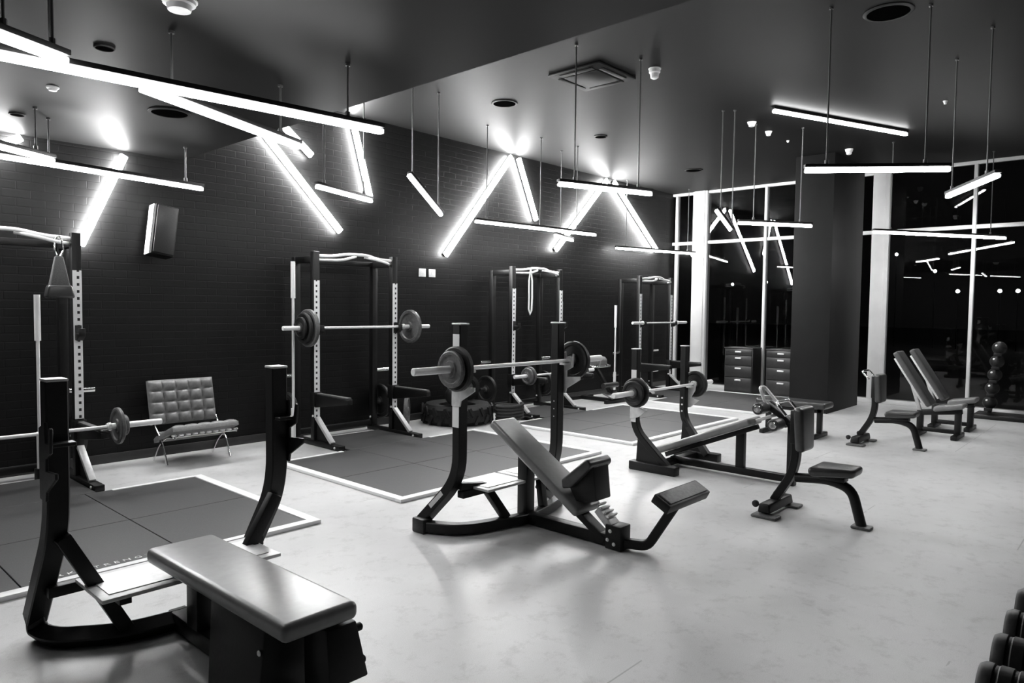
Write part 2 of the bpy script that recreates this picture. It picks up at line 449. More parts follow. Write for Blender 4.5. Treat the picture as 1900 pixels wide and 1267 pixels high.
tube_light((6.47, 6.58, ZT), (8.76, 6.33, ZT), 'long hung tube crossing the foot of the tall wall V', [.08, .5, .82], group=GH)
tube_light((8.2, 6.66, ZT-.03), (9.0, 6.95, ZT-.03), 'small hung tube seen nearly end on, by the second wall V', [.3], group=GH)
tube_light((4.99, 4.02, ZT), (5.98, 3.67, ZT), 'hung tube in front of the tip of the second wall V', [.16, .85], group=GH)
tube_light((10.64, YW, 3.87), (9.20, YW, 2.52), 'left leg of the second wall V near the windows', wall=True, group=GW, w=.08)
tube_light((10.85, YW, 3.87), (12.40, YW, 2.72), 'right leg of the second wall V near the windows', wall=True, group=GW, w=.08)
tube_light((10.85, 7.38, ZT), (12.85, 6.86, ZT), 'hung tube under the second wall V, running to the white window column', [.12, .9], group=GH)
tube_light((7.92, 3.97, 2.745), (8.02, 3.82, 2.50), 'short tilted hung tube in front of the left window', [.1, .85], group=GH)
tube_light((8.63, 4.01, ZT), (9.5, 3.41, ZT), 'hung tube whose right end crosses the black pillar', [.2, .84], group=GH, em='full_diffuser')
tube_light((8.16, 3.40, 3.86), (10.33, 2.53, 3.86), 'bright tube fixed flat to the dark ceiling at upper right')
tube_light((5.73, 2.12, ZT), (6.38, 1.25, ZT), 'level hung tube just above the top of the black pillar', [.15, .83], group=GH, em='full_diffuser')
tube_light((7.85, 1.55, ZT), (6.89, 1.01, ZT), 'short hung tube rising to the right, near the right edge', [.1, .8], group=GH, em='full_diffuser')
tube_light((10.70, 2.99, ZT), (12.70, 1.74, ZT), 'long hung tube across the right window and its white column', [.12, .88], group=GH, em='full_diffuser')

# ================================================================== LIFTING PLATFORMS
PW, PY0, PY1 = 2.72, 4.36, 6.30
def platform(x0, label, rackc, PW=2.72):
    t = thing('lifting_platform', label, 'platform', (x0+PW/2, (PY0+PY1)/2, 0), group='lifting platforms in front of the racks')
    hw, hd, bw = PW/2, (PY1-PY0)/2, .075
    bm = nb()
    xs = [-hw+bw, -hw+bw+PW*.316, hw-bw-PW*.316, hw-bw]; ys = [-hd+bw, 0, hd]
    for i in range(3):
        for j in range(2):
            bb(bm, xs[i]+.003, xs[i+1]-.003, ys[j]+.003, ys[j+1]-.003, .002, .022, .002, 1)
    rc = rackc-(x0+PW/2)
    bb(bm, rc-.49, rc+.49, hd+.003, hd+.82, .002, .022, .002, 1)
    obj('rubber_tiles', bm, 'mat', t)
    for nme, q in (('border_strip', (-hw, hw, -hd, -hd+bw)), ('border_strip', (-hw, -hw+bw, -hd+bw, hd)), ('border_strip', (hw-bw, hw, -hd+bw, hd)),
                   ('border_strip', (-hw+bw, rc-.60, hd-.045, hd)), ('border_strip', (rc+.60, hw-bw, hd-.045, hd))):
        bm = nb(); bb(bm, *q, .001, .028, .003); obj(nme, bm, 'border', t)
    return t
RC = [1.43, 4.85, 8.08, 11.45]
PX = [.05, 3.49, 6.83, 10.22]
p1 = platform(PX[0], 'grey rubber lifting platform with white lettering, at left behind the flat bench', RC[0])
platform(PX[1], 'grey lifting platform with white edge, behind the incline bench press', RC[1])
platform(PX[2], 'grey lifting platform with white edge, behind the decline bench press', RC[2])
platform(PX[3], 'farthest lifting platform, in the corner by the drawer cabinets', RC[3], 2.30)
# lettering printed on the first platform
fc = bpy.data.curves.new('lettering', 'FONT'); fc.body = 'YORK STRENGTH'; fc.size = .052; fc.space_character = 1.62; fc.space_word = .7; fc.extrude = .0008
fo = bpy.data.objects.new('lettering_tmp', fc)
COL.objects.link(fo); bpy.context.view_layer.update()
me = bpy.data.meshes.new_from_object(fo.evaluated_get(bpy.context.evaluated_depsgraph_get()))
bpy.data.objects.remove(fo)
xs = [v.co.x for v in me.vertices]; wid = max(xs)-min(xs)
for v in me.vertices: v.co.x = (v.co.x-min(xs))*(.69/wid)
me.materials.append(M['white_plastic'])
lo_ = bpy.data.objects.new('lettering', me); COL.objects.link(lo_)
lo_.parent = p1; lo_.location = (1.035-(PX[0]+PW/2), 4.475-(PY0+PY1)/2, .0235)

# ================================================================== RACKS
def rack(xc, label, arm_z=.575, strip0=.31):
    t = thing('half_rack', label, 'rack', (xc, 6.9, 0), group='black half racks along the brick wall')
    for s in (-1, 1):
        x = s*.54
        bm = nb(); bb(bm, x-.037, x+.037, -.035, .035, .055, 2.15, .004); obj('upright', bm, 'steel', t)
        bm = nb(); bb(bm, x-.034, x+.034, -.041, -.0355, strip0, 1.83, .001, 1)
        o = obj('index_strip', bm, 'strip', t, label='white strip with a row of holes')
        bm = nb(); bb(bm, x-.037, x+.037, .36, .43, .055, 2.10, .004); obj('rear_upright', bm, 'steel', t)
        bm = nb(); bb(bm, x-.03, x+.03, .035, .36, 2.03, 2.10, .004); obj('top_beam', bm, 'steel', t)
        bm = nb(); bb(bm, x-.04, x+.04, -.52, .47, 0, .055, .006); obj('foot', bm, 'steel', t)
        bm = nb(); beam(bm, (x, -.045, .31), (x, -.345, .06), .055, .035, (0, 0, 1)); obj('brace', bm, 'grey_steel', t, label='brace coloured pale as if lit from above')  # black brace; the grey puts the light from above into its colour
        bm = nb(); prism_x(bm, [(-.036, .056), (-.30, .056), (-.036, .29)], x-.006, x+.006); obj('gusset', bm, 'steel_matte', t)
        # safety arm
        bm = nb()
        prism_x(bm, [(-.042, arm_z), (-.67, arm_z-.01), (-.67, arm_z-.06), (-.042, arm_z-.15)], x-.03, x+.03, .004)
        bb(bm, x-.05, x+.05, -.06, .04, arm_z-.14, arm_z+.02, .004)
        a = obj('safety_arm', bm, 'steel', t)
        bm = nb(); bb(bm, x-.024, x+.024, -.66, -.07, arm_z-.004, arm_z+.012, .004); obj('arm_liner', bm, 'iron', a)
        # bar hook
        bm = nb()
        prism_x(bm, [(-.042, 1.36), (-.055, 1.36), (-.06, 1.294), (-.135, 1.294), (-.135, 1.335), (-.15, 1.335), (-.155, 1.27), (-.09, 1.23), (-.042, 1.23)], x-.025, x+.025, .003)
        obj('bar_hook', bm, 'steel', t)
        # storage pegs for plates on the rear upright, pointing outwards
        for z in (.35, .75):
            bm = nb(); cyl(bm, (x+s*.036, .395, z), (x+s*.25, .395, z), .024, 16); obj('storage_peg', bm, 'chrome', t)
        for z, y in ((.09, -.44), (.33, -.02), (.16, .40)):
            bm = nb(); lathe(bm, [(0, 0), (0, .014), (.008, .012), (.011, 0)], (x-.039, y, z if y > -.4 else .03), (-1, 0, 0), 10)
            obj('bolt', bm, 'bright', t)
    bm = nb(); bb(bm, -.5, .5, .37, .42, .06, .12, .004); obj('rear_crossbar', bm, 'steel', t)
    bm = nb(); bb(bm, -.5, .5, .37, .42, 2.04, 2.10, .004); obj('rear_crossbar', bm, 'steel', t)
    bm = nb()
    tube(bm, [(-.54, .0, 2.10), (-.30, .0, 2.11), (-.16, -.06, 2.14), (.12, -.06, 2.14), (.30, 0, 2.11), (.54, 0, 2.10)], .017, .08)
    tube(bm, [(-.5, .03, 2.06), (-.28, -.12, 2.06), (-.13, -.12, 2.10), (-.02, -.02, 2.12)], .015, .06)
    tube(bm, [(.5, .03, 2.06), (.36, -.12, 2.06), (.22, -.12, 2.09), (.1, -.02, 2.12)], .015, .06)
    obj('pull_up_bar', bm, 'satin', t, label='bright multi grip bar')
    return t
rack(RC[0], 'half rack at the left edge with a low barbell on its safety arms', arm_z=.520, strip0=.55)
rack(RC[1], 'half rack with a loaded barbell, above the second platform')
rack(RC[2], 'half rack with a hanging band, right of the loaded rack')
rack(RC[3], 'farthest half rack with an empty barbell, beside the window corner')

# ---- barbells and plates
def barbell(c, half, label, sleeve=.40, rot=(0, 0, 0), group='barbells on racks and benches', dark=False):
    t = thing('barbell', label, 'barbell', c, rot, group)
    bm = nb(); cyl(bm, (-half+sleeve, 0, 0), (half-sleeve, 0, 0), .0142, 16); obj('shaft', bm, 'satin', t)
    for s in (-1, 1):
        bm = nb(); lathe(bm, [(0, 0), (0, .020), (.004, .0245), (sleeve-.01, .0245), (sleeve-.005, .0245), (sleeve, 0)], (s*half, 0, 0), (-s, 0, 0), 20)
        obj('sleeve', bm, 'satin', t)
        bm = nb(); lathe(bm, [(0, .015), (0, .034), (.018, .034), (.022, .028), (.03, .028), (.03, .015)], (s*(half-sleeve), 0, 0), (-s, 0, 0), 20)
        obj('collar', bm, 'bright', t)
    return t
def plate_mesh(r, th, hole=.0255):
    h = th/2
    return [(-h*.55, hole), (-h, hole+.004), (-h, .052), (-h*.4, .060), (-h*.4, r*.74), (-h*.95, r*.80), (-h, r*.93), (-h*.6, r),
            (h*.6, r), (h, r*.93), (h*.95, r*.80), (h*.4, r*.74), (h*.4, .060), (h, .052), (h, hole+.004), (h*.55, hole)]
def plate(c, r, th, label, mt='rubber', group=None, axis=(1, 0, 0), z=None):
    t = thing('weight_plate', label, 'weight plate', c, group=group)
    bm = nb(); lathe(bm, plate_mesh(r, th), (0, 0, 0), axis, 40, closed=True); obj('disc', bm, mt, t)
    bm = nb(); a = V(axis).normalized(); h = th/2
    lathe(bm, [(-h-.002, .0256), (-h-.002, .042), (h+.002, .042), (h+.002, .0256)], (0, 0, 0), axis, 24, closed=True)
    obj('steel_bushing', bm, 'iron', t)
    return t
# loaded bar on the second rack
zb = 1.294+.0145
by = 6.9-.10
barbell((4.87, by, zb), 1.01, 'barbell with plates, racked high in the second rack')
for x, r, th, w, lb in ((4.165, .205, .05, 'iron', 'large inner plate on the left end of the high racked barbell'), (4.110, .165, .04, 'rubber', 'middle plate on the left end of the high racked barbell'),
                    (4.070, .12, .03, 'rubber', 'small outer plate on the left end of the high racked barbell'),
                    (5.575, .205, .05, 'iron', 'large inner plate on the right end of the high racked barbell'), (5.63, .125, .04, 'rubber', 'small outer plate on the right end of the high racked barbell')):
    plate((x, by, zb), r, th, lb, w, 'plates on the high racked barbell')
# low bar on the first rack's arms
zl = .520+.012+.0145
barbell((1.43, 6.29, zl), 1.0, 'barbell lying low on the safety arms of the left rack')
plate((2.085, 6.29, zl), .15, .035, 'larger inner plate on the low barbell, near the tufted chair', 'iron', 'plates on the low barbell')
plate((2.135, 6.29, zl), .085, .03, 'smaller outer plate on the low barbell, near the tufted chair', 'iron', 'plates on the low barbell')
# bar on the farthest rack
barbell((11.50, by, zb), .95, 'empty barbell racked in the farthest rack', sleeve=.32)
# upright bars standing in holders beside the racks
def holder_bar(x, y, label, z1=2.03):
    t = thing('barbell', label, 'barbell', (x, y, 0), group='barbells stored upright')
    bm = nb(); cyl(bm, (0, 0, .42), (0, 0, z1-.40), .0142, 14); obj('shaft', bm, 'satin', t)
    for a, b in ((.03, .42), (z1-.40, z1)):
        bm = nb(); cyl(bm, (0, 0, a), (0, 0, b), .0245, 18); obj('sleeve', bm, 'satin', t)
    bm = nb(); cyl(bm, (0, 0, 0), (0, 0, .10), .045, 18); obj('holder_cup', bm, 'steel', t)
    return t
holder_bar(4.10, 7.0, 'bare barbell standing upright at the left of the second rack')
holder_bar(10.62, 7.2, 'bare barbell standing upright at the left of the farthest rack', 1.62)
holder_bar(1.755, 7.2, 'bare barbell standing upright behind the left rack', 1.62)
holder_bar(8.80, 7.0, 'bare barbell standing upright at the right of the third rack', 1.66)
# plates stored on pegs
GP = 'plates stored on rack pegs'
plate((RC[1]-.54-.11, 7.295, .35), .215, .05, 'plate stored low on the left peg of the second rack', 'rubber', GP)
plate((RC[1]+.54+.11, 7.295, .35), .215, .05, 'plate stored low on the right peg of the second rack', 'rubber', GP)
plate((RC[2]-.54-.11, 7.295, .35), .20, .05, 'plate stored low on the left peg of the third rack', 'rubber', GP)
plate((RC[2]+.54+.11, 7.295, .35), .20, .05, 'plate stored low on the right peg of the third rack', 'rubber', GP)
plate((RC[0]+.54+.11, 7.295, .35), .20, .05, 'plate stored low on the right peg of the left rack', 'rubber', GP)
# loaded bar on the third rack's arms
zl3 = .575+.012+.0145
barbell((8.08, 6.50, zl3), .92, 'barbell lying on the safety arms of the third rack', sleeve=.34)
for x, r, lb in ((8.68, .13, 'inner plate on the right of the third rack barbell'), (8.725, .11, 'second plate on the right of the third rack barbell'),
                 (7.48, .13, 'inner plate on the left of the third rack barbell'), (7.435, .11, 'second plate on the left of the third rack barbell')):
    plate((x, 6.50, zl3), r, .035, lb, 'iron', 'plates on the third rack barbell')

# hanging ab sling on the first rack
t = thing('ab_sling', 'dark tapered exercise sling hanging from a snap hook on the left rack', 'sling', (1.82, 6.80, 1.42))
bm = nb(); hexa(bm, [(-.075, -.04, .27), (.075, -.04, .27), (.075, .04, .27), (-.075, .04, .27), (-.03, -.02, .52), (.03, -.02, .52), (.03, .02, .52), (-.03, .02, .52)], .012, 3); obj('strap', bm, 'fabric', t, label='grey woven strap')
bm = nb(); hexa(bm, [(-.11, -.05, .17), (.11, -.05, .17), (.11, .05, .17), (-.11, .05, .17), (-.088, -.05, .28), (.088, -.05, .28), (.088, .05, .28), (-.088, .05, .28)], .022, 4); obj('cuff', bm, 'pad_dark', t)
bm = nb(); ring = [(.034*math.cos(a)*(1 if math.sin(a) < 0 else .8), 0, .60+.085*math.sin(a)) for a in [2*PI*i/24 for i in range(24)]]
sweep(bm, ring, round_prof(.008, 8), (0, 1, 0), closed=True); obj('snap_hook', bm, 'chrome', t)
# resistance band on the third rack
t = thing('resistance_band', 'pale loop of resistance band hanging from the third rack', 'band', (7.80, 6.78, 1.5))
bm = nb()
sweep(bm, [(0, 0, .63), (.035, 0, .45), (.04, 0, .2), (.03, 0, .02), (0, 0, -.04), (-.035, 0, .04), (-.03, 0, .22), (-.035, 0, .45)], rect_prof(.03, .008, .002), (1, 0, 0), closed=True)
obj('loop', bm, 'white_plastic', t)

# ================================================================== BENCH PRESSES
def press_frame(t, up_y, hw, top, bend, foot, floor, hook_z, hook_mt, plate_y, strip=None, brace=None, sec=(.072, .08), plz=.30, cross_y=None):
    """two side frames mirrored about x = 0; foot and floor are offsets of the left side"""
    for s in (-1, 1):
        f = lambda p: (s*-p[0], p[1], p[2])
        bm = nb()
        sqtube(bm, [f((-hw, up_y, top)), f((-hw, up_y, bend)), f(foot)], sec[0], sec[1], .16, (1, 0, 0))
        obj('upright', bm, 'steel', t)
        bm = nb(); bb(bm, f((-hw, 0, 0))[0]-.042, f((-hw, 0, 0))[0]+.042, up_y-.045, up_y+.045, top, top+.012, .004); obj('end_cap', bm, 'grey_steel', t)
        bm = nb()
        sqtube(bm, [f(p) for p in floor], .075, .07, .2, (0, 0, 1))
        obj('base_tube', bm, 'steel', t)
        if brace:
            bm = nb(); beam(bm, f(brace[0]), f(brace[1]), .06, .05, (0, 1, 0)); obj('brace', bm, 'steel', t)
        x = s*hw
        if strip:
            bm = nb(); bb(bm, x+s*.037, x+s*.042, up_y-.032, up_y+.032, strip[0], strip[1], .001, 1); obj('index_strip', bm, 'white_paint', t, label='white side strip')
        # bar hook: steel plate with two prongs pointing towards the lifter's feet
        bm = nb()
        z = hook_z
        prism_x(bm, [(up_y+.03, z+.06), (up_y-.05, z+.09), (up_y-.058, z+.006), (up_y-.10, z+.006), (up_y-.115, z+.075), (up_y-.13, z+.07), (up_y-.12, z-.03),
                     (up_y-.06, z-.06), (up_y-.06, z-.11), (up_y-.19, z-.10), (up_y-.19, z-.125), (up_y-.06, z-.20), (up_y-.05, z-.24), (up_y+.03, z-.24)], x+s*.040, x+s*.052, .002, 1)
        bb(bm, x-.035, x+.052, up_y-.10, up_y-.045, z-.012, z+.004, .002, 1)
        obj('bar_hook', bm, hook_mt, t)
        for k in range(3):
            bm = nb(); lathe(bm, [(0, 0), (0, .010), (.003, .010), (.004, 0)], (x-s*.0365, up_y, hook_z-.30-.06*k), (-s, 0, 0), 10); obj('bolt', bm, 'bright', t)
        # spotter step: pale plate on a dark bracket
        bm = nb(); bb(bm, min(0.015*s, s*(hw-.10)), max(.015*s, s*(hw-.10)), plate_y[0], plate_y[1], plz, plz+.018, .004)
        st = obj('spotter_step', bm, 'plate_steel', t, label='pale tread plate')
        bm = nb(); bb(bm, min(.06*s, s*(hw-.14)), max(.06*s, s*(hw-.14)), plate_y[0]+.045, plate_y[1]-.045, plz+.0185, plz+.022, .002, 1); obj('tread_panel', bm, 'plate_steel', st)
    cy = (plate_y[0]+plate_y[1])/2 if cross_y is None else cross_y
    bm = nb(); bb(bm, -hw, hw, cy-.03, cy+.03, plz-.05, plz-.001, .004)
    if cross_y is not None:
        for s in (-1, 1): bb(bm, s*.30-.025, s*.30+.025, plate_y[0]+.04, cy, plz-.04, plz-.001, .003)
    obj('step_crossbar', bm, 'steel', t)

# ---- flat bench press in the foreground
t = thing('flat_bench_press', 'flat bench press with pale topped pad, in the foreground at lower left', 'bench press', (1.39, 3.405, 0))
press_frame(t, 0, .505, 1.223, .60, (-.505, .36, .105), [(-.505, .345, .13), (-.50, .36, .045), (-.47, .20, .045), (-.24, .03, .045), (0, .0, .045)],
            .97, 'steel', (-.22, .13), brace=((-.49, -.01, .56), (-.23, .035, .07)), sec=(.078, .085), cross_y=.17)
bm = nb(); bb(bm, -.04, .04, -1.20, .04, .01, .09, .006); obj('spine', bm, 'steel', t)
bm = nb(); bb(bm, -.05, .05, -.30, -.19, .09, .375, .006); obj('rear_post', bm, 'steel', t)
bm = nb(); hexa(bm, [(-.15, -1.02, .0), (.15, -1.02, 0), (.15, -.62, 0), (-.15, -.62, 0), (-.10, -1.0, .37), (.10, -1.0, .37), (.10, -.55, .37), (-.10, -.55, .37)], .01); obj('pad_support', bm, 'steel', t)
bm = nb(); bb(bm, -.09, .09, -1.05, -.10, .355, .385, .004); obj('pad_plate', bm, 'steel', t)
bm = nb()
hexa(bm, [(-.165, -1.245, .385), (.145, -1.245, .385), (.125, -.085, .385), (-.185, -.085, .385), (-.165, -1.245, .455), (.145, -1.245, .455), (.125, -.085, .455), (-.185, -.085, .455)], .026, 5)
obj('pad', bm, 'pad', t, label='grey vinyl pad')
bm = nb(); hexa(bm, [(.0, -1.27, .17), (.17, -1.27, .17), (.17, -1.10, .12), (.0, -1.10, .12), (.02, -1.22, .37), (.15, -1.22, .37), (.15, -1.06, .37), (.02, -1.06, .37)], .008); blk = obj('end_block', bm, 'steel', t)
for z, y in ((.32, -1.18), (.20, -1.2)):
    bm = nb(); lathe(bm, [(0, 0), (0, .016), (.03, .016), (.036, .010), (.036, 0)], (.165, y, z), (1, 0, 0), 12); obj('adjusting_knob', bm, 'black_plastic', blk)
for y, z in ((-.35, .30), (-.62, .15), (-.75, .06), (-.99, .26)):
    bm = nb(); lathe(bm, [(0, 0), (0, .012), (.004, .010), (.006, 0)], (-.04-.08*(y < -.5), y, z), (-1, 0, 0), 10); obj('bolt', bm, 'bright', t)

# ---- incline bench press
t = thing('incline_bench_press', 'incline bench press with tilted grey pad and loaded bar, in the centre', 'bench press', (3.815, 3.48, 0))
press_frame(t, 0, .525, 1.432, .38, (-.645, .255, .06), [(-.665, .20, .045), (-.55, -.03, .045), (-.30, -.12, .045), (0, -.18, .045)],
            1.125, 'plate_steel', (-.18, .16), strip=(.74, 1.37), brace=((-.30, -.02, .30), (-.20, -.14, .07)))
for s in (-1, 1):
    bm = nb(); beam(bm, (s*.52, 0, .33), (s*.30, -.02, .30), .05, .05); obj('step_bracket', bm, 'steel', t)
    bm = nb(); bb(bm, s*.665-.045, s*.665+.045, .16, .28, 0, .10, .01); obj('end_foot', bm, 'rubber', t)
    if s < 0:
        q = lambda f: V((-.525-.12*f-.043, .255*f+.012, .38-.32*f))
        bm = nb(); beam(bm, q(.30), q(.62), .004, .034, (0, .78, .6), .001, 1); obj('sticker', bm, 'label', t, label='pale sticker on the slanting leg')
bm = nb(); bb(bm, -.04, .04, -.99, -.10, .01, .085, .006); obj('spine', bm, 'steel', t)
bm = nb(); bb(bm, -.045, .045, -.19, -.10, .05, .49, .006); obj('centre_post', bm, 'steel', t)
# backrest: head end high
hd, ft = V((0, .09, .735)), V((0, -.72, .225))
ax = (ft-hd).normalized(); nrm = V((0, ax.z, -ax.y)); nrm = nrm if nrm.z > 0 else -nrm
bm = nb()
P = []
for dz in (-.062, 0):
    for q, w in ((hd, .125), (ft, .14)):
        pass
for dz in (-.062, 0.0):
    P += [hd+nrm*dz+V((-.125, 0, 0)), hd+nrm*dz+V((.125, 0, 0)), ft+nrm*dz+V((.14, 0, 0)), ft+nrm*dz+V((-.14, 0, 0))]
hexa(bm, P, .024, 5); obj('backrest', bm, 'pad', t, label='grey vinyl backrest')
bm = nb(); beam(bm, hd-nrm*.085+ax*.06, ft-nrm*.085+ax*.22, .09, .045, nrm); obj('backrest_rail', bm, 'steel', t)
# seat
bm = nb(); prism_x(bm, [(-.56, .405), (-.765, .575), (-.80, .55), (-.80, .52), (-.64, .36), (-.57, .345)], -.125, .125, .018, 4); obj('seat', bm, 'pad_dark', t)
bm = nb(); prism_x(bm, [(-.60, .36), (-.775, .53), (-.80, .52), (-.825, .30), (-.74, .27), (-.66, .27)], -.085, .085, .008); obj('seat_block', bm, 'steel', t)
# adjusting ladder at the lower end
bm = nb(); beam(bm, (0, -.80, .235), (0, -.93, .12), .10, .05, nrm, .006)
for k in range(4):
    q = V((0, -.81, .245))+ax*(.035*k); beam(bm, q+V((-.045, 0, .02)), q+V((.045, 0, .02)), .012, .02, nrm, .002)
obj('adjusting_ladder', bm, 'grey_steel', t, label='grey notched ladder')
bm = nb(); bb(bm, -.06, .06, -1.0, -.88, .0, .16, .008); obj('pivot_bracket', bm, 'steel', t)
for y, z in ((-.90, .06), (-.95, .04), (-.92, .12)):
    bm = nb(); lathe(bm, [(0, 0), (0, .013), (.005, .010), (.008, 0)], (-.06, y, z), (-1, 0, 0), 10); obj('bolt', bm, 'bright', t)
bm = nb(); sqtube(bm, [(.0, -.97, .045), (.06, -1.13, .045), (.085, -1.335, .385)], .06, .05, .05, (1, 0, 0)); obj('foot_arm', bm, 'steel', t)
bm = nb()
R = Matrix.Rotation(math.radians(28), 3, 'X')
box(bm, (.085, -1.345, .40), (.50, .125, .06), .008, 2, R); fp = obj('foot_plate', bm, 'steel', t)
bm = nb(); box(bm, V((.085, -1.345, .40))+R @ V((0, 0, .034)), (.46, .095, .010), .003, 2, R); obj('grip_tread', bm, 'iron', fp)
zi = 1.125+.005+.0145
barbell((3.815, 3.48-.075, zi), 1.0, 'loaded barbell on the incline bench press, in the centre', sleeve=.41)
for x, r, th, lb, mt_ in ((3.185, .15, .045, 'large inner plate on the left of the incline bench barbell', 'rubber'), (3.138, .122, .035, 'smaller outer plate on the left of the incline bench barbell', 'iron'),
                     (4.445, .15, .045, 'large inner plate on the right of the incline bench barbell', 'rubber'), (4.492, .122, .035, 'smaller outer plate on the right of the incline bench barbell', 'iron')):
    plate((x, 3.405, zi), r, th, lb, mt_, 'plates on the incline bench barbell')

# ---- decline bench press
t = thing('decline_bench_press', 'decline bench press with leg rollers, behind the padded shoulder seat', 'bench press', (6.29, 3.70, 0))
for s in (-1, 1):
    bm = nb(); sqtube(bm, [(s*.47, 0, 1.165), (s*.47, 0, .40), (s*.40, -.32, .06)], .065, .07, .12, (1, 0, 0)); obj('upright', bm, 'steel', t)
    bm = nb(); bb(bm, s*.47-.036, s*.47+.036, -.038, .038, 1.165, 1.175, .003); obj('end_cap', bm, 'grey_steel', t)
    bm = nb(); prism_x(bm, [(-.36, .06), (-.02, .40), (.0, .06)], s*.43-.012, s*.43+.012); obj('gusset', bm, 'steel', t)
    bm = nb(); bb(bm, s*.43-.05, s*.43+.05, -.44, .06, 0, .085, .01); obj('foot', bm, 'steel', t)
    bm = nb(); bb(bm, s*.5035, s*.508, -.028, .028, .47, .97, .001, 1) if s > 0 else bb(bm, -.508, -.5035, -.028, .028, .47, .97, .001, 1)
    obj('index_strip', bm, 'white_paint', t, label='white side strip')
    bm = nb()
    prism_x(bm, [(.03, .78), (-.045, .80), (-.05, .748), (-.09, .748), (-.105, .80), (-.12, .79), (-.11, .70), (-.06, .62), (-.16, .60), (-.06, .52), (.03, .50)], s*.47+(.036 if s > 0 else -.048), s*.47+(.048 if s > 0 else -.036), .002, 1)
    bb(bm, s*.47-.03, s*.47+.045, -.09, -.04, .732, .746, .002, 1)
    obj('bar_hook', bm, 'plate_steel', t)
    for k in range(3):
        bm = nb(); lathe(bm, [(0, 0), (0, .011), (.004, .010), (.005, 0)], (s*.4372, 0, .62-.07*k), (-s, 0, 0), 10); obj('bolt', bm, 'bright', t)
bm = nb(); bb(bm, -.38, .38, -.22, -.14, .02, .08, .006); obj('crossbar', bm, 'steel', t)
bm = nb(); bb(bm, -.035, .035, -1.36, -.14, .025, .09, .006); obj('spine', bm, 'steel', t)
bm = nb(); bb(bm, -.03, .03, -.90, -.82, .085, .42, .006); obj('centre_post', bm, 'steel', t)
lo_p, hi_p = V((0, -.0, .165)), V((0, -.98, .575))
ax = (hi_p-lo_p).normalized(); nrm = V((0, -ax.z, ax.y)); nrm = nrm if nrm.z > 0 else -nrm
bm = nb(); P = []
for dz in (-.07, 0): P += [lo_p+nrm*dz+V((-.14, 0, 0)), hi_p+nrm*dz+V((-.14, 0, 0)), hi_p+nrm*dz+V((.14, 0, 0)), lo_p+nrm*dz+V((.14, 0, 0))]
hexa(bm, P, .022, 4); obj('pad', bm, 'pad', t, label='long grey vinyl pad')
bm = nb(); beam(bm, lo_p-nrm*.095+ax*.05, hi_p-nrm*.095, .07, .045, nrm); obj('pad_rail', bm, 'steel', t)
bm = nb(); beam(bm, hi_p-nrm*.04+ax*.01, hi_p-nrm*.04+ax*.20, .05, .03, nrm); obj('slide_rail', bm, 'grey_steel', t, label='notched slide rail')
bm = nb(); bb(bm, -.035, .035, -1.37, -1.30, .0, .56, .006); obj('end_post', bm, 'steel', t)
bm = nb(); sqtube(bm, [(0, -1.335, .52), (0, -1.26, .60), (0, -1.08, .71)], .055, .06, .08, (1, 0, 0)); obj('roller_arm', bm, 'steel', t)
for y, z in ((-1.10, .68), (-1.24, .55)):
    bm = nb(); cyl(bm, (-.23, y, z), (.23, y, z), .012, 12); ra = obj('roller_axle', bm, 'chrome', t)
    for s in (-1, 1):
        bm = nb(); lathe(bm, [(0, .013), (0, .045), (.006, .052), (.16, .052), (.166, .045), (.166, .013)], (s*.05, y, z), (s, 0, 0), 22); obj('roller_pad', bm, 'pad_dark', ra)
        bm = nb(); lathe(bm, [(0, 0), (0, .034), (.006, .030), (.008, 0)], (s*.22, y, z), (s, 0, 0), 18); obj('roller_end_cap', bm, 'chrome', ra)
bm = nb(); tube(bm, [(-.09, -1.12, .72), (-.09, -1.06, .86), (.02, -1.06, .86), (.02, -1.18, .73)], .014, .04); obj('handle', bm, 'grey_steel', t, label='bent steel handle')
zd = .748+.0145
barbell((6.29, 3.70-.07, zd), .95, 'loaded barbell on the decline bench press', sleeve=.40)
for x, r, th, lb, mt_ in ((5.713, .14, .045, 'large inner plate on the left of the decline bench barbell', 'rubber'), (5.668, .115, .035, 'smaller outer plate on the left of the decline bench barbell', 'rubber'),
                     (6.867, .14, .045, 'large inner plate on the right of the decline bench barbell', 'rubber'), (6.912, .115, .035, 'smaller outer plate on the right of the decline bench barbell', 'rubber')):
    plate((x, 3.63, zd), r, th, lb, mt_, 'plates on the decline bench barbell')

